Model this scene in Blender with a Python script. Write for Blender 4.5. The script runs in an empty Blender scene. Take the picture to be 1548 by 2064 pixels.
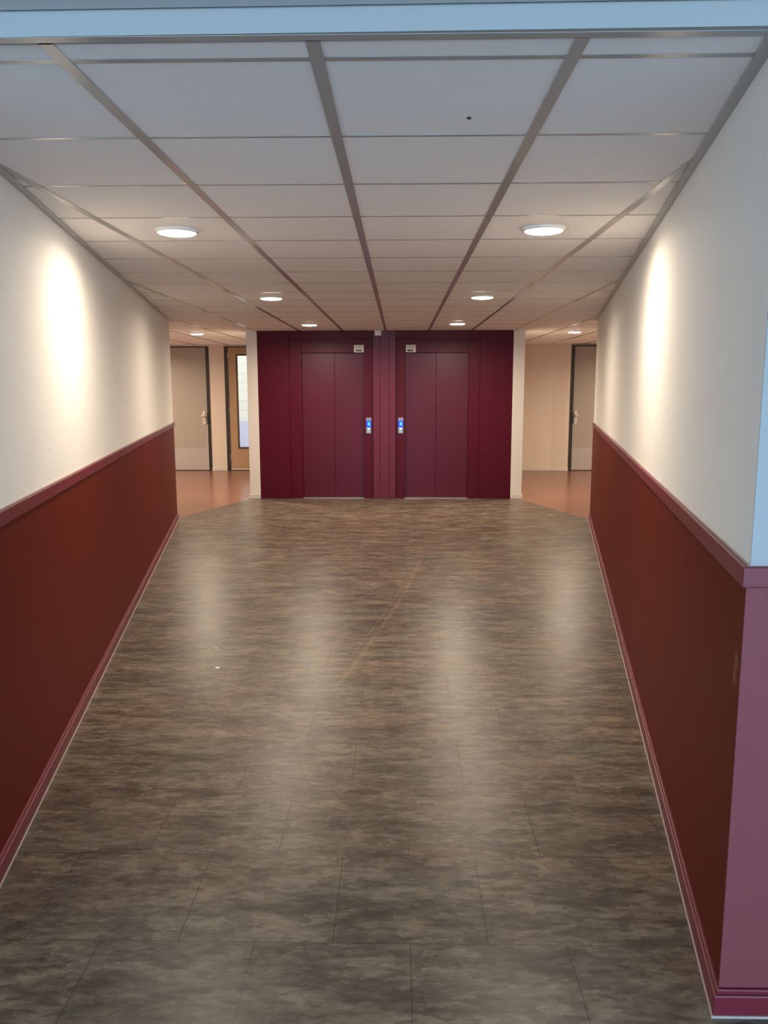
import bpy, bmesh, math, random
from mathutils import Vector, Matrix
random.seed(7)
S = bpy.context.scene
C = S.collection

# ---------------------------------------------------------------- camera
YAW, PITCH, ROLL, FPX, CAMH = -0.0192, 0.1546, -0.0020, 1632.7, 1.5991
F = Vector((math.sin(YAW)*math.cos(PITCH), math.cos(YAW)*math.cos(PITCH), -math.sin(PITCH)))
R0 = Vector((math.cos(YAW), -math.sin(YAW), 0)); U0 = R0.cross(F)
R = R0*math.cos(ROLL)+U0*math.sin(ROLL); U = -R0*math.sin(ROLL)+U0*math.cos(ROLL)
cd = bpy.data.cameras.new('camera'); cam = bpy.data.objects.new('camera', cd); C.objects.link(cam)
cd.sensor_fit = 'HORIZONTAL'; cd.sensor_width = 36.0; cd.lens = 36.0*FPX/1548.0
cd.clip_start = 0.05; cd.clip_end = 100
cam.matrix_world = Matrix(((R.x, U.x, -F.x, 0), (R.y, U.y, -F.y, 0), (R.z, U.z, -F.z, CAMH), (0, 0, 0, 1)))
S.camera = cam

# ---------------------------------------------------------------- world, exposure, light levels
w = bpy.data.worlds.new('world'); S.world = w; w.use_nodes = True
bg = w.node_tree.nodes['Background']
bg.inputs[0].default_value = (0.50, 0.74, 1.0, 1); bg.inputs[1].default_value = 6.6
S.view_settings.view_transform = 'Standard'; S.view_settings.look = 'None'
S.view_settings.exposure = 0.62; S.view_settings.gamma = 1.0; S.view_settings.use_curve_mapping = False
LAMP_W = 12.3
LAMP_COL = (1.0, 0.83, 0.64)
LAMP_SPREAD = math.radians(168)

# ---------------------------------------------------------------- plan of the place (metres)
H = 2.3575                                   # corridor ceiling
HN = 2.407                                   # ceiling of the near room
WLA, WLB, WRA, WRB = -0.8578, -0.1907, 0.4714, 0.1888
YE = 9.675                                   # far end of the corridor walls
YD = 11.513                                  # lift front
YB = 15.38                                   # back wall
def yn(x): return 1.8935 - 0.0108*x          # near opening plane
def wx(side, y, off=0.0):                    # inner face of a corridor wall, moved inwards by off
    if side == 'left': return WLA + WLB*y + off*math.sqrt(1+WLB**2)
    return WRA + WRB*y - off*math.sqrt(1+WRB**2)

# ---------------------------------------------------------------- materials
def mat(name, col, rough=0.6, metal=0.0, spec=0.5, coat=0.0, emit=None, es=0.0):
    m = bpy.data.materials.new(name); m.use_nodes = True
    b = m.node_tree.nodes['Principled BSDF']
    b.inputs['Base Color'].default_value = (*col, 1); b.inputs['Roughness'].default_value = rough
    b.inputs['Metallic'].default_value = metal; b.inputs['Specular IOR Level'].default_value = spec
    b.inputs['Coat Weight'].default_value = coat
    if emit: b.inputs['Emission Color'].default_value = (*emit, 1); b.inputs['Emission Strength'].default_value = es
    return m
class NT:
    def __init__(s, m): s.t = m.node_tree; s.b = s.t.nodes['Principled BSDF']
    def n(s, k, **kw):
        x = s.t.nodes.new(k)
        for a, v in kw.items(): setattr(x, a, v)
        return x
    def l(s, a, b): s.t.links.new(a, b)
    def co(s, scale=(1, 1, 1), loc=(0, 0, 0), rot=(0, 0, 0)):
        g = s.n('ShaderNodeNewGeometry'); mp = s.n('ShaderNodeMapping')
        mp.inputs['Scale'].default_value = scale; mp.inputs['Location'].default_value = loc; mp.inputs['Rotation'].default_value = rot
        s.l(g.outputs['Position'], mp.inputs['Vector']); return mp.outputs[0]
    def noise(s, v, sc, det=4, rough=0.6, dist=0.0):
        x = s.n('ShaderNodeTexNoise'); x.inputs['Scale'].default_value = sc; x.inputs['Detail'].default_value = det
        x.inputs['Roughness'].default_value = rough; x.inputs['Distortion'].default_value = dist
        s.l(v, x.inputs['Vector']); return x.outputs[0]
    def ramp(s, f, stops):
        x = s.n('ShaderNodeValToRGB'); e = x.color_ramp.elements
        while len(e) < len(stops): e.new(0.5)
        for q, (p, c) in zip(e, stops): q.position = p; q.color = (*c, 1) if len(c) == 3 else c
        s.l(f, x.inputs[0]); return x.outputs[0]
    def math(s, op, a, b=None, c=None, clamp=False):
        x = s.n('ShaderNodeMath', operation=op); x.use_clamp = clamp
        for i, v in enumerate((a, b, c)):
            if v is None: continue
            if isinstance(v, (int, float)): x.inputs[i].default_value = v
            else: s.l(v, x.inputs[i])
        return x.outputs[0]
    def mix(s, f, a, b, mode='MIX'):
        x = s.n('ShaderNodeMix', data_type='RGBA', blend_type=mode)
        for i, v in ((0, f), (6, a), (7, b)):
            if isinstance(v, (int, float)): x.inputs[i].default_value = v
            elif isinstance(v, tuple): x.inputs[i].default_value = (*v, 1)
            else: s.l(v, x.inputs[i])
        return x.outputs[2]
    def bump(s, h, strength, dist):
        x = s.n('ShaderNodeBump'); x.inputs['Strength'].default_value = strength; x.inputs['Distance'].default_value = dist
        s.l(h, x.inputs['Height']); s.l(x.outputs[0], s.b.inputs['Normal'])
    def base(s, c): s.l(c, s.b.inputs['Base Color'])
    def rough(s, c): s.l(c, s.b.inputs['Roughness'])

def plaster(name, col, grain=48, strength=0.55, rough=0.75):
    m = mat(name, col, rough, spec=0.3); t = NT(m); v = t.co()
    a = t.noise(v, grain, 3, 0.55, 0.3); t.bump(a, strength, 0.004)
    b = t.noise(v, 1.5, 3); t.base(t.mix(b, tuple(x*0.97 for x in col), tuple(min(1, x*1.03) for x in col)))
    return m
M_wall = plaster('woodchip_wall_paint', (0.80, 0.775, 0.72))
M_outer = plaster('wall_paint_darkened_for_daylight', (0.36, 0.38, 0.38))  # same wall paint, its colour darkened to hold back the daylight
M_shaft = plaster('cream_pillar_paint', (0.74, 0.69, 0.62), 90, 0.15)
M_back = plaster('beige_hall_paint', (0.72, 0.60, 0.48), 90, 0.15)
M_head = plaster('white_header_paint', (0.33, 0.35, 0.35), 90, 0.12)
M_nceil = plaster('near_ceiling_paint', (0.58, 0.60, 0.61), 90, 0.12)
M_plumwall = plaster('plum_wall_paint', (0.19, 0.045, 0.052), 55, 0.45, 0.55)

# ceiling tile: mineral fibre
M_tile = mat('mineral_fibre_tile', (0.66, 0.63, 0.61), 0.9, spec=0.15); t = NT(M_tile)
v = t.co(); a = t.noise(v, 160, 3, 0.7); b = t.noise(v, 2.2, 2)
t.base(t.mix(a, (0.84, 0.805, 0.79), (0.92, 0.885, 0.87))); t.bump(a, 0.25, 0.002)
M_bar = mat('enamelled_grid_metal', (0.36, 0.35, 0.34), 0.20, spec=0.45)

# wainscot
M_wains = mat('russet_wainscot', (0.13, 0.022, 0.017), 0.50, spec=0.10); t = NT(M_wains)
v = t.co((1, 1, 1)); a = t.noise(v, 1.3, 2); w1 = t.noise(t.co((400, 400, 40)), 1.0, 2)
c = t.mix(a, (0.105, 0.0085, 0.0035), (0.12, 0.010, 0.005))
# pale scuff near the right wall end
g = t.n('ShaderNodeNewGeometry'); sp = t.n('ShaderNodeSeparateXYZ'); t.l(g.outputs['Position'], sp.inputs[0])
def band(tt, val, c0, hw, soft):
    d = tt.math('ABSOLUTE', tt.math('SUBTRACT', val, c0))
    return tt.math('SUBTRACT', 1.0, tt.math('DIVIDE', tt.math('SUBTRACT', d, hw), soft, clamp=True), clamp=True)
bx = band(t, sp.outputs[1], 1.935, 0.008, 0.018); bz = band(t, sp.outputs[2], 0.905, 0.03, 0.03); bxx = band(t, sp.outputs[0], 0.83, 0.05, 0.05)
nn = t.ramp(t.noise(t.co((1, 60, 30)), 1.0, 4, 0.7), [(0.42, (0, 0, 0)), (0.62, (1, 1, 1))])
msk = t.math('MULTIPLY', t.math('MULTIPLY', bx, bz), t.math('MULTIPLY', bxx, nn))
c = t.mix(t.math('MULTIPLY', msk, 0.5), c, (0.35, 0.24, 0.17)); t.base(c); t.bump(w1, 0.10, 0.001)

def gloss_paint(name, col, rough=0.35, spec=0.5):
    m = mat(name, col, rough, spec=spec); t = NT(m); v = t.co()
    a = t.noise(v, 1.1, 3); t.base(t.mix(a, tuple(x*0.9 for x in col), tuple(x*1.1 for x in col)))
    t.bump(t.noise(v, 120, 2), 0.05, 0.001)
    return m
M_plum = gloss_paint('plum_trim_gloss', (0.15, 0.016, 0.028), 0.38, 0.4)
M_lift = gloss_paint('burgundy_lift_enamel', (0.078, 0.0015, 0.012), 0.42, 0.20)
M_liftd = gloss_paint('burgundy_lift_door_enamel', (0.082, 0.0015, 0.0135), 0.38, 0.32)
M_liftc = gloss_paint('burgundy_centre_cladding', (0.115, 0.006, 0.022), 0.40, 0.38)
M_caulk = mat('pale_sealant', (0.42, 0.35, 0.32), 0.5)
M_skirt = gloss_paint('cream_skirting', (0.66, 0.60, 0.52), 0.4)

# grey marbled vinyl tile floor
M_floor = mat('marbled_vinyl_tile', (0.1, 0.09, 0.08), 0.35, spec=0.21); t = NT(M_floor)
bk = t.n('ShaderNodeTexBrick'); bk.offset = 0.5; bk.offset_frequency = 2; bk.squash = 1
for k, val in (('Scale', 1.0), ('Mortar Size', 0.0014), ('Mortar Smooth', 0.3), ('Bias', 0.0), ('Brick Width', 0.4526), ('Row Height', 0.4443)): bk.inputs[k].default_value = val
bk.inputs['Color1'].default_value = (0, 0, 0, 1); bk.inputs['Color2'].default_value = (1, 1, 1, 1); bk.inputs['Mortar'].default_value = (0.5, 0.5, 0.5, 1)
t.l(t.co(loc=(-0.0333+0.4526*40, -2.1292+0.4443*40, 0)), bk.inputs['Vector'])
tilev = bk.outputs['Color']; seam = bk.outputs['Fac']
v1 = t.co((2.4, 8.5, 1)); big = t.noise(v1, 1.0, 4, 0.6, 0.5)
v2 = t.co((9, 30, 1)); mid = t.noise(v2, 1.0, 5, 0.65, 0.35)
v3 = t.co((38, 95, 1)); fine = t.noise(v3, 1.0, 3, 0.6, 0.2)
dn = t.n('ShaderNodeTexNoise'); dn.inputs['Scale'].default_value = 1.0; dn.inputs['Detail'].default_value = 4; dn.inputs['Roughness'].default_value = 0.7
t.l(t.co((14, 30, 1)), dn.inputs['Vector'])
va = t.n('ShaderNodeVectorMath', operation='MULTIPLY_ADD'); t.l(dn.outputs['Color'], va.inputs[0]); va.inputs[1].default_value = (2.2, 1.7, 0); t.l(t.co((9, 24, 1)), va.inputs[2])
vo = t.n('ShaderNodeTexVoronoi'); vo.inputs['Scale'].default_value = 1.0; t.l(va.outputs[0], vo.inputs['Vector'])
vs = t.n('ShaderNodeSeparateColor'); t.l(vo.outputs['Color'], vs.inputs[0]); chip = vs.outputs[0]
va2 = t.n('ShaderNodeVectorMath', operation='MULTIPLY_ADD'); t.l(dn.outputs['Color'], va2.inputs[0]); va2.inputs[1].default_value = (3.0, 2.6, 0); t.l(t.co((30, 70, 1)), va2.inputs[2])
vo2 = t.n('ShaderNodeTexVoronoi'); vo2.inputs['Scale'].default_value = 1.0; t.l(va2.outputs[0], vo2.inputs['Vector'])
vs2 = t.n('ShaderNodeSeparateColor'); t.l(vo2.outputs['Color'], vs2.inputs[0]); chip2 = vs2.outputs[0]
sm = t.math('ADD', t.math('MULTIPLY', big, 0.38), t.math('ADD', t.math('MULTIPLY', mid, 0.34), t.math('ADD', t.math('MULTIPLY', fine, 0.08), t.math('ADD', t.math('MULTIPLY', chip, 0.10), t.math('MULTIPLY', chip2, 0.10)))))
col = t.ramp(sm, [(0.36, (0.048, 0.037, 0.029)), (0.46, (0.087, 0.069, 0.053)), (0.53, (0.132, 0.107, 0.080)), (0.63, (0.205, 0.170, 0.127))])
col = t.mix(0.5, col, t.mix(tilev, (0.82, 0.80, 0.79), (1.12, 1.12, 1.08)), 'MULTIPLY')
hue = t.noise(t.co((1.3, 2.6, 1), (5, 3, 0)), 1.0, 3)
col = t.mix(t.ramp(hue, [(0.40, (0, 0, 0)), (0.62, (0.55, 0.55, 0.55))]), col, t.mix(1.0, col, (1.12, 0.93, 0.86), 'MULTIPLY'))
grn = t.ramp(t.noise(t.co((1.5, 4.0, 1), (11, 8, 0)), 1.0, 3), [(0.62, (0, 0, 0)), (0.68, (0.6, 0.6, 0.6))])
col = t.mix(grn, col, t.mix(1.0, col, (0.72, 0.92, 0.82), 'MULTIPLY'))
spk = t.ramp(t.noise(t.co((110, 110, 1), (2, 7, 0)), 1.0, 1), [(0.80, (0, 0, 0)), (0.84, (1, 1, 1))])
col = t.mix(t.math('MULTIPLY', spk, 0.5), col, (0.30, 0.25, 0.19))
sn = t.ramp(t.noise(t.co((1.6, 1.6, 1), (3, 1, 0)), 1.0, 2), [(0.40, (0.2, 0.2, 0.2)), (0.52, (1, 1, 1))])
col = t.mix(t.math('MULTIPLY', t.math('MULTIPLY', seam, sn), 0.85), col, (0.012, 0.010, 0.008))
# worn scuff lines down the middle
def seg_mask(tt, p, q, wd, bow=0.0):
    g = tt.n('ShaderNodeNewGeometry'); s = tt.n('ShaderNodeSeparateXYZ'); tt.l(g.outputs['Position'], s.inputs[0])
    dx, dy = q[0]-p[0], q[1]-p[1]; L = math.hypot(dx, dy); dx /= L; dy /= L
    X = tt.math('SUBTRACT', s.outputs[0], p[0]); Y = tt.math('SUBTRACT', s.outputs[1], p[1])
    al = tt.math('ADD', tt.math('MULTIPLY', X, dx), tt.math('MULTIPLY', Y, dy))
    ac = tt.math('SUBTRACT', tt.math('MULTIPLY', X, dy), tt.math('MULTIPLY', Y, dx))
    u = tt.math('DIVIDE', al, L)
    ac = tt.math('SUBTRACT', ac, tt.math('MULTIPLY', tt.math('MULTIPLY', u, tt.math('SUBTRACT', 1.0, u)), 4*bow))
    return tt.math('MULTIPLY', band(tt, ac, 0.0, wd*0.3, wd), band(tt, u, 0.5, 0.40, 0.12))
s1 = seg_mask(t, (-0.36, 4.05), (0.215, 7.55), 0.016, 0.05)
s2 = seg_mask(t, (-0.30, 4.6), (0.16, 7.2), 0.006, 0.02)
s3 = seg_mask(t, (-1.75, 4.9), (-1.58, 5.9), 0.008, 0.0)
wn = t.ramp(t.noise(t.co((25, 12, 1)), 1.0, 3), [(0.35, (0.2, 0.2, 0.2)), (0.65, (1, 1, 1))])
sc = t.math('MULTIPLY', t.math('ADD', t.math('ADD', s1, s2, clamp=True), s3, clamp=True), wn)
col = t.mix(t.math('MULTIPLY', sc, 0.5), col, (0.27, 0.19, 0.12))
t.base(col)
rg = t.ramp(t.math('ADD', t.math('MULTIPLY', mid, 0.5), t.math('MULTIPLY', big, 0.5)), [(0.3, (0.30, 0.30, 0.30)), (0.7, (0.38, 0.38, 0.38))])
t.rough(rg); t.bump(t.math('ADD', t.math('MULTIPLY', fine, 0.25), t.math('MULTIPLY', seam, -1.0)), 0.16, 0.0012)

M_hall = mat('terracotta_hall_linoleum', (0.30, 0.13, 0.08), 0.26, spec=0.5); t = NT(M_hall)
a = t.noise(t.co((6, 18, 1)), 1.0, 4, 0.6); t.base(t.mix(a, (0.165, 0.066, 0.041), (0.235, 0.102, 0.066)))

M_ledlit = mat('opal_led_diffuser', (0.9, 0.9, 0.9), 0.4, emit=(1.0, 0.88, 0.72), es=60.0)
M_white = mat('white_plastic', (0.78, 0.76, 0.72), 0.4)
M_frame = mat('dark_brown_door_frame', (0.035, 0.026, 0.022), 0.4)
def leafmat(name, c0, c1, sc=(30, 30, 2), rough=0.42):
    m = mat(name, c0, rough); t = NT(m); t.base(t.mix(t.noise(t.co(sc), 1.0, 3), c0, c1)); return m
M_leaf = leafmat('greige_laminate', (0.36, 0.31, 0.255), (0.40, 0.345, 0.285))
M_kick = leafmat('brushed_kick_plate', (0.42, 0.37, 0.34), (0.46, 0.41, 0.38), (2, 2, 60), 0.35)
M_oak = leafmat('oak_veneer', (0.40, 0.25, 0.135), (0.47, 0.30, 0.17))
M_bead = leafmat('brown_glazing_bead', (0.065, 0.03, 0.018), (0.085, 0.04, 0.024))
M_ivory = mat('ivory_door_furniture', (0.72, 0.64, 0.52), 0.3)
M_alu = mat('worn_aluminium', (0.45, 0.42, 0.38), 0.38, metal=0.8)
M_steel = mat('brushed_panel_steel', (0.26, 0.27, 0.30), 0.35, metal=0.5)
M_black = mat('black_rubber', (0.01, 0.01, 0.01), 0.5)
M_blue = mat('blue_display', (0.0, 0.02, 0.3), 0.3, emit=(0.0, 0.055, 1.0), es=0.85)
M_cyan = mat('lit_numeral', (0.1, 0.5, 0.8), 0.3, emit=(0.10, 0.72, 1.0), es=1.6)
M_btn = mat('lit_call_button', (0.7, 0.7, 0.75), 0.3, emit=(0.8, 0.7, 0.9), es=0.35)
M_paper = mat('printed_white_plate', (0.62, 0.58, 0.54), 0.5)
M_ink = mat('grey_print', (0.22, 0.20, 0.19), 0.6)
M_inkd = mat('dark_print', (0.03, 0.025, 0.025), 0.6)
M_scrap = mat('white_paper_scrap', (0.8, 0.76, 0.66), 0.7)
M_ext = mat('pale_block_facade', (0.72, 0.78, 0.74), 0.8); t = NT(M_ext)
bk = t.n('ShaderNodeTexBrick')
for k, val in (('Scale', 1.0), ('Mortar Size', 0.006), ('Brick Width', 1.6), ('Row Height', 0.21)): bk.inputs[k].default_value = val
bk.inputs['Color1'].default_value = (0.72, 0.76, 0.70, 1); bk.inputs['Color2'].default_value = (0.66, 0.72, 0.68, 1); bk.inputs['Mortar'].default_value = (0.42, 0.50, 0.50, 1)
t.l(t.co(rot=(math.radians(-90), 0, 0)), bk.inputs['Vector']); t.base(bk.outputs['Color'])
M_ground = mat('pale_paving', (0.45, 0.45, 0.47), 0.8)
# clear pane: thin sheet that lets light through and mirrors a little
M_glass = bpy.data.materials.new('clear_pane'); M_glass.use_nodes = True; nt = M_glass.node_tree
for n_ in list(nt.nodes): nt.nodes.remove(n_)
o_ = nt.nodes.new('ShaderNodeOutputMaterial'); mx = nt.nodes.new('ShaderNodeMixShader'); tr = nt.nodes.new('ShaderNodeBsdfTransparent'); gl = nt.nodes.new('ShaderNodeBsdfGlossy')
tr.inputs[0].default_value = (0.68, 0.55, 0.46, 1); gl.inputs['Roughness'].default_value = 0.03; mx.inputs[0].default_value = 0.07
nt.links.new(tr.outputs[0], mx.inputs[1]); nt.links.new(gl.outputs[0], mx.inputs[2]); nt.links.new(mx.outputs[0], o_.inputs[0])

# ---------------------------------------------------------------- builders
class MB:
    def __init__(s): s.bm = bmesh.new()
    def box(s, x0, x1, y0, y1, z0, z1):
        return s.prism([(x0, y0), (x1, y0), (x1, y1), (x0, y1)], z0, z1)
    def prism(s, pts, z0, z1):
        a = sum(pts[i][0]*pts[(i+1) % len(pts)][1]-pts[(i+1) % len(pts)][0]*pts[i][1] for i in range(len(pts)))
        if a < 0: pts = pts[::-1]
        lo = [s.bm.verts.new((x, y, z0)) for x, y in pts]; hi = [s.bm.verts.new((x, y, z1)) for x, y in pts]
        s.bm.faces.new(lo[::-1]); s.bm.faces.new(hi)
        for i in range(len(pts)):
            j = (i+1) % len(pts); s.bm.faces.new((lo[i], lo[j], hi[j], hi[i]))
        return s
    def lathe(s, prof, seg=48, cx=0, cy=0, axis='Z'):       # closed profile of (r, z)
        rings = []
        for i in range(seg):
            a = 2*math.pi*i/seg
            rings.append([s.bm.verts.new((cx+r*math.cos(a), cy+r*math.sin(a), z) if axis == 'Z' else (cx+r*math.cos(a), z, cy+r*math.sin(a))) for r, z in prof])
        n = len(prof)
        for i in range(seg):
            j = (i+1) % seg
            for k in range(n):
                l = (k+1) % n
                try: s.bm.faces.new((rings[i][k], rings[j][k], rings[j][l], rings[i][l]))
                except ValueError: pass
        bmesh.ops.remove_doubles(s.bm, verts=s.bm.verts, dist=1e-6)
        return s
    def obj(s, name, m, parent=None, bevel=0.0, smooth=False, seg=2):
        bmesh.ops.recalc_face_normals(s.bm, faces=s.bm.faces)
        me = bpy.data.meshes.new(name); s.bm.to_mesh(me); s.bm.free(); me.materials.append(m)
        o = bpy.data.objects.new(name, me); C.objects.link(o)
        if parent:
            o.parent = parent; me.transform(Matrix.Translation(-parent_loc(parent)))
        if bevel:
            b = o.modifiers.new('bevel', 'BEVEL'); b.width = bevel; b.segments = seg; b.limit_method = 'ANGLE'; b.angle_limit = math.radians(40)
        if smooth:
            for f_ in me.polygons: f_.use_smooth = True
            b = o.modifiers.new('ws', 'WEIGHTED_NORMAL') if bevel else None
        return o
def parent_loc(p):
    v = Vector((0, 0, 0))
    while p: v += p.location; p = p.parent
    return v
def struct(o): o['kind'] = 'structure'; return o
def thing(name, label, cat, loc, group=None):
    o = bpy.data.objects.new(name, None); C.objects.link(o); o.location = loc; o.empty_display_size = 0.1
    o['label'] = label; o['category'] = cat
    if group: o['group'] = group
    return o
def tag(o, label, cat, group=None):
    o['label'] = label; o['category'] = cat
    if group: o['group'] = group
    return o

# ---------------------------------------------------------------- floor
XO = 7.0
fl = MB(); fl.prism([(-XO, 1.35), (XO, 1.35), (XO, 9.68), (2.30, 9.68), (1.72, 11.42), (1.72, 11.60), (-2.13, 11.60), (-2.13, 11.50), (-2.73, 9.72), (-2.73, 9.68), (-XO, 9.68)], -0.10, 0.0)
struct(fl.obj('floor', M_floor))
struct(MB().box(-XO, XO, -5.2, 1.35, -0.10, 0.0).obj('floor', mat('added_bounce_floor', (0.30, 0.29, 0.27), 0.4)))  # unseen floor, made pale to bounce daylight onto the corridor ceiling
h1 = MB(); h1.prism([(-XO, 9.68), (-2.73, 9.68), (-2.73, 9.72), (-2.13, 11.50), (-2.13, 15.5), (-XO, 15.5)], -0.10, 0.0)
struct(h1.obj('floor', M_hall))
h2 = MB(); h2.prism([(XO, 9.68), (2.30, 9.68), (1.72, 11.42), (1.72, 15.5), (XO, 15.5)], -0.10, 0.0)
struct(h2.obj('floor', M_hall))

# ---------------------------------------------------------------- ceiling: tiles set a little above the grid bars
BX0, TY0, T = -0.1944, 2.0468, 0.6
BW, TW = 0.034, 0.016
YC0, YC1 = 1.93, 15.5
def clip_tile(x0, x1, y0, y1):
    # keep tiles out of the wall blocks: clip polygon against both corridor walls in front of YE
    poly = [(x0, y0), (x1, y0), (x1, y1), (x0, y1)]
    def cut(poly, f):
        out = []
        for i in range(len(poly)):
            a, b = poly[i], poly[(i+1) % len(poly)]; fa, fb = f(a), f(b)
            if fa >= 0: out.append(a)
            if fa*fb < 0:
                u = fa/(fa-fb); out.append((a[0]+(b[0]-a[0])*u, a[1]+(b[1]-a[1])*u))
        return out
    if y0 < YE:
        poly = cut(poly, lambda p: p[0]-(WLA+WLB*min(p[1], YE)) + 0.0)
        if len(poly) > 2: poly = cut(poly, lambda p: (WRA+WRB*min(p[1], YE))-p[0])
    return poly
ct = MB(); grid = MB()
ks = range(-11, 13); js = range(-1, 23)
for k in ks:
    for j in js:
        x0 = BX0+T*k; x1 = x0+T; y0 = max(TY0+T*j, YC0); y1 = min(TY0+T*(j+1), YC1)
        if y1-y0 < 0.05: continue
        g = 0.0035
        gy = (TW*1.5 if j in (-1, 0) else TW)/2+0.0018; gz = TW/2+0.0018 if j != -1 else gy
        p = clip_tile(x0+g, x1-g, y0+(0.004 if j == -1 else gy), y1-gz)
        if len(p) < 3: continue
        ar = abs(sum(p[i][0]*p[(i+1) % len(p)][1]-p[(i+1) % len(p)][0]*p[i][1] for i in range(len(p))))/2
        if ar < 0.003: continue
        dz = random.uniform(0, 0.0015)
        ct.prism(p, H+0.002+dz, H+0.02)
ct.box(-XO, XO, 1.93, 15.5, H+0.022, H+0.12)
struct(ct.obj('ceiling', M_tile))
for k in ks:
    x = BX0+T*k
    # long bars run only where the ceiling is open
    ys = YC0
    if x > 0.85 or x < -1.22: ys = max(YC0, ((x-WRA)/WRB if x > 0 else (x-WLA)/WLB)) if (WLA+WLB*YE) < x < (WRA+WRB*YE) else YE
    grid.box(x-BW/2, x+BW/2, ys, YC1, H, H+0.012)
for j in js:
    y = TY0+T*j
    if y < YC0 or y > YC1: continue
    tw = TW*1.5 if j == 0 else TW
    if y < YE: xa, xb = wx('left', y), wx('right', y)
    else: xa, xb = -XO, XO
    grid.box(xa, xb, y-tw/2, y+tw/2, H+0.0019, H+0.012)
struct(grid.obj('ceiling', M_bar, bevel=0.0006))
# edge angle round the corridor ceiling
eg = MB()
for s_ in ('left', 'right'):
    eg.prism([(wx(s_, 1.93), 1.93), (wx(s_, 1.93, 0.030), 1.93), (wx(s_, YE, 0.030), YE), (wx(s_, YE), YE)], H-0.005, H+0.004)
eg.box(wx('left', 1.92), wx('right', 1.92), 1.905, 1.935, H-0.001, H+0.01)
struct(eg.obj('trim_1', M_bar, bevel=0.001))

# ---------------------------------------------------------------- walls of the corridor
YL, YR = yn(-1.2), yn(0.83)
wl = MB(); wl.prism([(wx('left', YL), YL), (wx('left', YE), YE), (-XO, YE), (-XO, YL)], 0, H+0.12)
struct(wl.obj('wall_left', M_wall))
wr = MB(); wr.prism([(wx('right', YR), YR), (wx('right', YE), YE), (XO, YE), (XO, YR)], 0, H+0.12)
struct(wr.obj('wall_right', M_wall))
def wrap(side, off, z0, z1, name, m, bevel=0.0, y1=YE, far=True, extra=None):
    y0 = YL if side == 'left' else YR; sx = -XO if side == 'left' else XO
    pts = [(sx, y0-off), (wx(side, y0-off, off), y0-off), (wx(side, y1+off, off), y1+off)]
    if far: pts += [(sx, y1+off), (sx, y1)]
    else: pts[-1] = (wx(side, y1, off), y1)
    pts += [(wx(side, y1), y1), (wx(side, y0), y0), (sx, y0)]
    mb = MB().prism(pts, z0, z1)
    return struct(mb.obj(name, m, bevel=bevel))
def inner(side, off, z0, z1, name, m, bevel=0.0, o0=0.0):
    y0 = (YL if side == 'left' else YR)+0.0005
    mb = MB().prism([(wx(side, y0, o0), y0), (wx(side, y0, off), y0), (wx(side, YE, off), YE), (wx(side, YE, o0), YE)], z0, z1)
    return struct(mb.obj(name, m, bevel=bevel))
for i, s_ in enumerate(('left', 'right')):
    inner(s_, 0.006, 0.0, 1.136, 'trim_%d' % (2+i), M_wains)                       # wainscot sheet
    y0 = YL if s_ == 'left' else YR; sx = -XO if s_ == 'left' else XO
    struct(MB().box(min(sx, wx(s_, y0)), max(sx, wx(s_, y0)), y0-0.003, y0, 1.17, H+0.12).obj('trim_%d' % (10+i), M_outer))  # sheet over the wall end, toned down in colour against strong daylight
    struct(MB().box(min(sx, wx(s_, y0, 0.0065)), max(sx, wx(s_, y0, 0.0065)), y0-0.004, y0, 0.0, 1.136).obj('trim_%d' % (4+i), M_plumwall))
    rl = wrap(s_, 0.018, 1.128, 1.178, 'trim_%d' % (6+i), M_plum, 0.003, far=False)   # dado rail
    wrap(s_, 0.0045, 1.176, 1.1805, 'trim_%d' % (12+i), M_caulk, 0.0, far=False)
    bb = wrap(s_, 0.014, 0.0, 0.074, 'baseboard_%s' % s_, M_plum, 0.003)
    ql = wrap(s_, 0.021, 0.0, 0.062, 'baseboard_%s' % s_, M_plum, 0.004)
    wrap(s_, 0.0245, 0.0, 0.007, 'trim_%d' % (8+i), M_caulk, 0.001)

# header over the near opening, near ceiling and near room
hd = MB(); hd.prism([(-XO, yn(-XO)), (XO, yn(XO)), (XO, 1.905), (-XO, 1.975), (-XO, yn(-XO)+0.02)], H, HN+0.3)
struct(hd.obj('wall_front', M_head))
nc = MB(); nc.prism([(-XO, -5.2), (XO, -5.2), (XO, yn(XO)-0.012), (-XO, yn(-XO)-0.012)], HN, HN+0.2)
struct(nc.obj('ceiling', M_nceil))
struct(MB().box(-XO-0.2, -XO, -5.2, 15.5, 0, 2.7).obj('wall_west', M_wall))
struct(MB().box(XO, XO+0.2, -5.2, 15.5, 0, 2.7).obj('wall_east', M_wall))
# glazed front of the near room, behind the camera
wf = MB()
wf.box(-XO, XO, -5.4, -5.2, -0.1, 0.12); wf.box(-XO, XO, -5.4, -5.2, 2.34, 2.7)
wn_f = struct(wf.obj('window_1', M_head))
fr = MB()
for k in range(8):
    x = -XO+k*2.0; fr.box(max(-XO, x-0.03), min(XO, x+0.03), -5.36, -5.28, 0.12, 2.34)
fr.box(-XO, XO, -5.36, -5.28, 1.05, 1.10)
fr.obj('window_frame', M_frame, wn_f)

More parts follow.
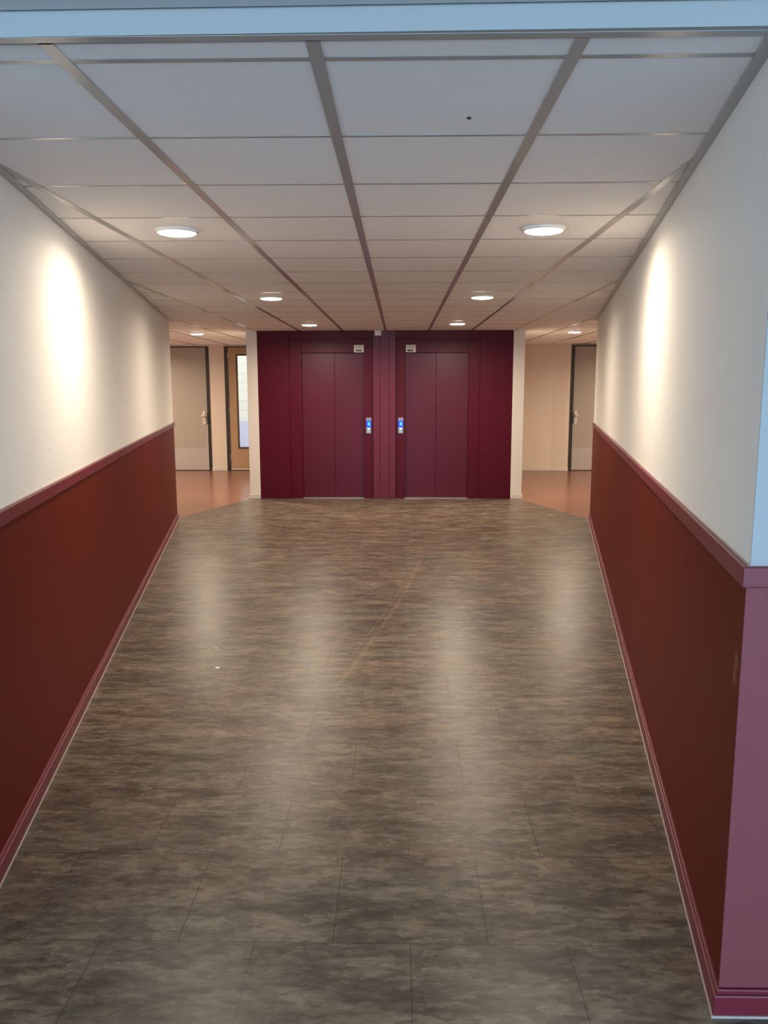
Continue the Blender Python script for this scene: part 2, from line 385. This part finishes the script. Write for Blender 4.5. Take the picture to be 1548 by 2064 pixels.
# ---------------------------------------------------------------- lift block
blk = MB()
blk.box(-2.142, -1.992, YD-0.013, 11.66, 0, H+0.02)
blk.box(1.584, 1.742, YD-0.013, 11.66, 0, H+0.02)
blk.box(-2.142, 1.742, 11.66, YB, 0, H+0.02)
struct(blk.obj('wall_middle', M_shaft, bevel=0.003))
for i, (a, b) in enumerate(((-2.156, -1.992), (1.584, 1.756))):
    m_ = MB(); m_.box(a, b, YD-0.027, YD-0.013, 0, 0.062)
    if i == 0: m_.box(a, -2.142, YD-0.013, YB, 0, 0.062)
    else: m_.box(1.742, b, YD-0.013, YB, 0, 0.062)
    struct(m_.obj('baseboard_middle', M_skirt, bevel=0.003))
LA, LB = -1.555, -0.370      # left lift opening
RA, RB = -0.057, 1.128
ff = MB()
ff.box(-1.992, LA, YD, 11.66, 0, H); ff.box(RB, 1.584, YD, 11.66, 0, H)
ff.box(LA, LB, YD, 11.66, 2.250, H); ff.box(RA, RB, YD, 11.66, 2.250, H)
cc = MB(); cc.box(LB, -0.275, YD-0.014, YD-0.003, 0, H); cc.box(-0.271, -0.149, YD-0.014, YD-0.003, 0, H); cc.box(-0.145, RA, YD-0.014, YD-0.003, 0, H)
struct(cc.obj('trim_15', M_liftc, bevel=0.0015))
ff.box(LB, RA, YD-0.003, 11.66, 0, H-0.001)
struct(ff.obj('wall_lift', M_lift, bevel=0.002))

def lift(xa, xb, da, dsplit, db, label, mirror):
    cx = (xa+xb)/2
    t_ = thing('elevator', label, 'elevator', (cx, YD, 0), 'pair of elevators')
    f_ = MB(); f_.box(xa, da, YD+0.028, YD+0.10, 0, 2.25); f_.box(db, xb, YD+0.028, YD+0.10, 0, 2.25); f_.box(da, db, YD+0.028, YD+0.10, 2.057, 2.25)
    f_.obj('door_frame', M_lift, t_, bevel=0.003)
    # two telescopic leaves, the outer one set back
    near, far = (YD+0.072, YD+0.084)
    for k, (a, b) in enumerate(((da, dsplit), (dsplit, db))):
        front = (k == 0) == mirror
        y = near if front else far
        d = MB(); d.box(a+0.0015, b-0.0015, y, y+0.010, 0.012, 2.075)
        d.obj('door_panel', M_liftd, t_, bevel=0.0015)
    s_ = MB(); s_.box(da, db, YD-0.004, YD+0.12, 0.0, 0.010)
    s_.obj('sill', M_alu, t_, bevel=0.001)
    bp = MB(); bp.box(xa, xb, YD+0.10, YD+0.145, 0.0, 2.25); bp.obj('backing', M_black, t_)
    return t_
lift(LA, LB, -1.378, -0.918, -0.502, 'left of the two burgundy elevators, its closed doors nearest the glazed oak door', True)
lift(RA, RB, 0.078, 0.518, 0.973, 'right of the two burgundy elevators, closed doors on the side of the bare hall wall', False)

def text_mesh(name, body, size, m, parent, loc):
    cu = bpy.data.curves.new(name, 'FONT'); cu.body = body; cu.size = size; cu.align_x = 'CENTER'; cu.align_y = 'CENTER'; cu.extrude = 0.0008; cu.offset = size*0.02
    tmp = bpy.data.objects.new('tmp', cu); C.objects.link(tmp)
    dg = bpy.context.evaluated_depsgraph_get(); me = bpy.data.meshes.new_from_object(tmp.evaluated_get(dg))
    bpy.data.objects.remove(tmp); me.transform(Matrix.Rotation(math.radians(90), 4, 'X'))
    me.materials.clear(); me.materials.append(m)
    o = bpy.data.objects.new(name, me); C.objects.link(o); o.parent = parent; o.location = Vector(loc)-parent_loc(parent); return o

def call_panel(cx, label):
    y = YD+0.028; z0, z1 = 0.930, 1.154
    t_ = thing('call_panel', label, 'call panel', (cx, y, z0), 'elevator call panels')
    MB().box(cx-0.037, cx+0.037, y-0.012, y-0.0005, z0, z1).obj('plate', M_steel, t_, bevel=0.003)
    dsp = MB().box(cx-0.035, cx+0.035, y-0.0145, y-0.012, 1.018, 1.108).obj('display', M_blue, t_, bevel=0.001)
    text_mesh('numeral', '4', 0.062, M_cyan, dsp, (cx+0.002, y-0.0153, 1.063))
    MB().lathe([(0, y-0.018), (0.014, y-0.018), (0.016, y-0.016), (0.016, y-0.012), (0, y-0.012)], 24, cx, 0.992, 'Y').obj('button', M_btn, t_, smooth=False)
    MB().box(cx-0.020, cx+0.020, y-0.0135, y-0.012, 0.950, 0.958).obj('engraving', M_white, t_)
    MB().box(cx-0.024, cx+0.024, y-0.0135, y-0.012, 1.122, 1.126).obj('engraving', M_black, t_)
call_panel(-0.436, 'call panel with lit blue 4 on the jamb of the left elevator')
call_panel(0.018, 'call panel with lit blue 4 on the jamb of the right elevator')

def notice(cx, label, flip):
    y = YD+0.028; z0 = 2.062
    t_ = thing('notice_plate', label, 'sign', (cx, y, z0), 'small white notices over the elevator doors')
    MB().box(cx-0.069, cx+0.069, y-0.004, y-0.0005, z0, z0+0.102).obj('plate', M_paper, t_, bevel=0.0008)
    pr = MB()
    for r in range(4):
        x = -0.056
        random.seed(3+r)
        while x < 0.045:
            wd = random.uniform(0.008, 0.024); pr.box(cx+x, cx+min(0.058, x+wd), y-0.0048, y-0.004, z0+0.055+r*0.0115, z0+0.0595+r*0.0115); x += wd+0.006
    pr.obj('small_print', M_ink, t_)
    dk = MB(); dk.box(cx-0.042, cx+(0.042 if not flip else 0.034), y-0.0048, y-0.004, z0+0.014, z0+0.034)
    if flip: dk.box(cx-0.048, cx-0.02, y-0.0052, y-0.004, z0+0.012, z0+0.037)
    dk.obj('dark_print', M_inkd, t_)
notice(-0.569, 'white printed notice above the doors of the left elevator', False)
notice(0.158, 'white printed notice above the doors of the right elevator', True)

# small detector under the ceiling between the lifts
t_ = thing('motion_detector', 'small white detector box on the ceiling between the two elevators', 'detector', (-0.298, YD-0.05, H), None)
MB().box(-0.352, -0.244, YD-0.085, YD-0.018, H-0.012, H).obj('mounting_plate', M_white, t_, bevel=0.002)
bb_ = MB(); bb_.prism([(-0.346, YD-0.020), (-0.346, YD-0.060), (-0.330, YD-0.080), (-0.266, YD-0.080), (-0.250, YD-0.060), (-0.250, YD-0.020)], H-0.072, H-0.012)
bb_.obj('housing', M_white, t_, bevel=0.006, smooth=False)
MB().box(-0.318, -0.278, YD-0.083, YD-0.079, H-0.060, H-0.036).obj('lens', mat('milky_lens', (0.55, 0.52, 0.50), 0.25), t_, bevel=0.001)

# ---------------------------------------------------------------- back wall with its doors
D1A, D1B = -4.62, -3.575
D2A, D2B = -3.285, -2.26
D3A, D3B = 3.185, 4.23
bw = MB()
bw.box(-XO, D1A, YB, YB+0.12, 0, H+0.02); bw.box(D1B, D2A, YB, YB+0.12, 0, H+0.02); bw.box(D2B, 1.742, YB, YB+0.12, 0, H+0.02)
bw.prism([(1.742, YB), (2.86, YB), (3.13, YB-0.045), (D3A, YB-0.045), (D3A, YB+0.12), (1.742, YB+0.12)], 0, H+0.02); bw.box(D3B, XO, YB, YB+0.12, 0, H+0.02)
for a, b in ((D1A, D1B), (D2A, D2B), (D3A, D3B)): bw.box(a, b, YB, YB+0.12, 2.335, H+0.02)
bw.box(D1A, D1B, YB+0.10, YB+0.12, 0, 2.335); bw.box(D3A, D3B, YB+0.10, YB+0.12, 0, 2.335)
struct(bw.obj('wall_back', M_back))
sk = MB()
sk.box(D1B, D2A, YB-0.012, YB, 0, 0.055); sk.box(-XO, D1A, YB-0.012, YB, 0, 0.055)
sk.prism([(1.756, YB-0.012), (2.857, YB-0.012), (3.128, YB-0.057), (D3A, YB-0.057), (D3A, YB-0.045), (3.13, YB-0.045), (2.86, YB), (1.756, YB)], 0, 0.055)
sk.box(D3B, XO, YB-0.012, YB, 0, 0.055)
struct(sk.obj('baseboard_back', M_skirt, bevel=0.003))

def door_frame(n, a, b, yf):
    fw = 0.062
    m_ = MB()
    m_.box(a, a+fw, yf, YB+0.10, 0, 2.335); m_.box(b-fw, b, yf, YB+0.10, 0, 2.335); m_.box(a+fw, b-fw, yf, YB+0.10, 2.318, 2.335)
    m_.box(a+fw, b-fw, YB+0.006, YB+0.10, 0, 0.0155)
    return struct(m_.obj('door_%d' % n, M_frame, bevel=0.003))
def solid_door(n, a, b, hs, yf):      # hs: side the lock stands on, +1 right, -1 left
    f_ = door_frame(n, a, b, yf); fw = 0.062; y = YB+0.006
    MB().box(a+fw+0.003, b-fw-0.003, y, y+0.04, 0.012, 2.315).obj('leaf', M_leaf, f_, bevel=0.002)
    k_ = MB().box(a+fw+0.006, b-fw-0.006, y-0.0025, y, 0.014, 0.435).obj('kick_plate', M_kick, f_, bevel=0.0008); k_['label'] = 'paler metal kick plate'
    lx = (b-fw-0.062) if hs > 0 else (a+fw+0.062)
    pl = MB(); pts = []
    for i in range(24):
        an = 2*math.pi*i/24; zz = 1.010+(0.103 if math.sin(an) > 0 else -0.103)
        pts.append((lx+0.024*math.cos(an), zz+0.024*math.sin(an)))
    lo = [pl.bm.verts.new((x, y-0.002, z)) for x, z in pts]; hi = [pl.bm.verts.new((x, y-0.014, z)) for x, z in pts]
    pl.bm.faces.new(lo); pl.bm.faces.new(hi[::-1])
    for i in range(24): pl.bm.faces.new((lo[i], lo[(i+1) % 24], hi[(i+1) % 24], hi[i]))
    p_ = pl.obj('handle_plate', M_ivory, f_, bevel=0.002)
    MB().lathe([(0, y-0.014), (0.011, y-0.014), (0.010, y-0.035), (0.024, y-0.042), (0.027, y-0.055), (0.022, y-0.068), (0, y-0.071)], 24, lx-hs*0.012, 1.045, 'Y').obj('knob', M_ivory, p_, smooth=True)
    MB().lathe([(0, y-0.0145), (0.008, y-0.0145), (0.008, y-0.0165), (0, y-0.0165)], 16, lx, 0.945, 'Y').obj('keyhole', M_black, p_)
    jx = (b-fw) if hs > 0 else (a+fw)
    MB().box(jx-(0.004 if hs > 0 else 0.030), jx+(0.030 if hs > 0 else 0.004), yf-0.012, yf+0.002, 0.88, 1.09).obj('strike_box', M_black, f_, bevel=0.002)
    MB().box(jx-(0.006 if hs > 0 else 0.0), jx+(0.0 if hs > 0 else 0.006), y-0.012, y+0.0, 0.02, 0.88).obj('edge_strip', M_white, f_)
solid_door(1, D1A, D1B, 1, YB-0.012)
solid_door(3, D3A, D3B, -1, YB-0.057)
# oak door with a tall pane
f_ = door_frame(2, D2A, D2B, YB-0.012); y = YB+0.010; a, b = D2A+0.065, D2B-0.065
gx0, gx1, gz0, gz1 = -3.045, b-0.17, 0.445, 2.165
lf = MB(); lf.box(a, gx0-0.008, y, y+0.04, 0.016, 2.230); lf.box(gx1+0.008, b, y, y+0.04, 0.016, 2.230)
lf.box(gx0-0.008, gx1+0.008, y, y+0.04, 0.016, gz0-0.008); lf.box(gx0-0.008, gx1+0.008, y, y+0.04, gz1+0.008, 2.230)
lf.box(a-0.003, b+0.003, y+0.012, y+0.04, 2.230, 2.318)
lf.obj('leaf', M_oak, f_, bevel=0.002)
bd = MB(); q = 0.024
bd.box(gx0-q, gx0+0.006, y-0.010, y+0.018, gz0-q, gz1+q); bd.box(gx1-0.006, gx1+q, y-0.010, y+0.018, gz0-q, gz1+q)
bd.box(gx0, gx1, y-0.010, y+0.018, gz0-q, gz0+0.006); bd.box(gx0, gx1, y-0.010, y+0.018, gz1-0.006, gz1+q)
bd.obj('glazing_bead', M_bead, f_, bevel=0.002)
MB().box(gx0, gx1, y+0.020, y+0.026, gz0, gz1).obj('pane', M_glass, f_)
for z in (0.22, 1.10, 2.12):
    MB().lathe([(0, z), (0.009, z), (0.009, z+0.09), (0, z+0.09)], 16, a-0.002, y-0.006).obj('hinge', M_ivory, f_, smooth=False)
hn = MB(); hn.box(gx1+0.05, gx1+0.07, y-0.05, y-0.035, 1.0, 1.30); hn.box(gx1+0.05, gx1+0.07, y-0.035, y, 1.02, 1.04); hn.box(gx1+0.05, gx1+0.07, y-0.035, y, 1.26, 1.28)
hn.obj('door_handle', M_ivory, f_, bevel=0.003)
MB().box(a, b, y-0.004, y, 0.018, 0.034).obj('under_door_light', M_white, f_)  # white strip painted in for the light showing under the door
# what stands beyond the pane: courtyard paving and a pale block wall
struct(MB().box(-8, 4, YB+0.12, 20, -0.12, -0.02).obj('ground', M_ground))
struct(MB().box(-8, 4, 18.96, 19.0, -0.02, 0.80).obj('trim_14', mat('pale_blue_plinth', (0.50, 0.56, 0.78), 0.8)))
struct(MB().box(-8, 4, 19.0, 19.2, -0.02, 3.2).obj('wall_courtyard', M_ext))

# ---------------------------------------------------------------- lamps
def lamp_at(x, y, label, pw=1.0, first=[None]):
    if first[0] is None:
        t_ = thing('downlight', label, 'ceiling light', (0, 0, H), 'round recessed ceiling lights')
        r0, r1 = 0.093, 0.106
        MB().lathe([(r0-0.004, H+0.0), (r0-0.003, H-0.010), (r0+0.002, H-0.013), (r1-0.004, H-0.008), (r1, H-0.001), (r1, H+0.003), (r0-0.004, H+0.003)], 64).obj('trim_ring', M_white, t_, smooth=True)
        MB().lathe([(0, H-0.021), (0.045, H-0.0205), (0.075, H-0.018), (0.088, H-0.0145), (r0-0.003, H-0.009), (r0-0.003, H+0.002), (0, H+0.002)], 64).obj('diffuser', M_ledlit, t_, smooth=False)
        first[0] = t_
    else:
        src = first[0]; t_ = src.copy(); C.objects.link(t_); t_['label'] = label
        for ch in src.children:
            if ch.type == 'MESH': c_ = ch.copy(); C.objects.link(c_); c_.parent = t_
    t_.location = (x, y, H)
    ld = bpy.data.lights.new('downlight_glow', 'AREA'); ld.shape = 'DISK'; ld.size = 0.16; ld.energy = LAMP_W*pw; ld.color = LAMP_COL; ld.spread = LAMP_SPREAD
    lo_ = bpy.data.objects.new('downlight_glow', ld); C.objects.link(lo_); lo_.parent = t_; lo_.location = (0, 0, -0.0225)
    return t_
for x, y, lb, pw in ((-1.100, 4.146, 'nearest ceiling light on the left, round and largest in view, near the left wall', 0.88),
                 (0.706, 4.148, 'nearest ceiling light on the right, round and largest in view, near the right wall', 0.85),
                 (-1.112, 7.20, 'middle round light in the left row, halfway along the corridor ceiling', 1.15),
                 (0.712, 7.19, 'middle round light in the right row, halfway along the corridor ceiling', 1.15),
                 (-1.122, 10.30, 'round ceiling light just before the left elevator', 2.2),
                 (0.708, 10.19, 'round ceiling light just before the right elevator', 2.2),
                 (-2.94, 11.96, 'round ceiling light in the side hall before the glazed oak door', 2.5),
                 (2.49, 11.84, 'round ceiling light in the side hall at right, before the bare beige wall', 2.5)):
    lamp_at(x, y, lb, pw)
lamp_at(-5.0, 13.76, 'added fill light out of view in the left side hall, towards its end', 4.0)  # unseen lamp added to brighten the left side hall and back wall
lamp_at(4.9, 13.76, 'added fill light out of view in the right side hall, towards its end', 4.0)  # its counterpart, likewise added out of view to lift the right hall

# ---------------------------------------------------------------- litter
def scrap(name, cx, cy, pts, label, z=0.0012):
    bm = MB(); bm.prism([(cx+a, cy+b) for a, b in pts], 0.0, z)
    for v_ in bm.bm.verts:
        if v_.co.z > z*0.5: v_.co.z += random.uniform(0, 0.002)
    return tag(bm.obj(name, M_scrap), label, 'litter')
scrap('paper_scrap', -1.045, 4.44, [(-0.016, 0), (0.0, -0.017), (0.019, -0.002), (0.002, 0.016)], 'small white scrap of paper lying on the grey floor at left')
scrap('paper_scrap', -1.13, 4.79, [(-0.009, -0.003), (0.002, -0.008), (0.010, 0.0), (0.004, 0.006), (-0.004, 0.004)], 'tiny pale crumb on the floor just beyond the white paper scrap')
sp_ = MB(); sp_.prism([(0.199+0.007*math.cos(a_*math.pi/4)*(1.2 if a_ % 2 else 0.9), 2.479+0.005*math.sin(a_*math.pi/4)) for a_ in range(8)], H-0.001, H+0.0045)
tag(sp_.obj('dark_speck', M_black), 'small black speck on the near centre ceiling tile', 'mark')
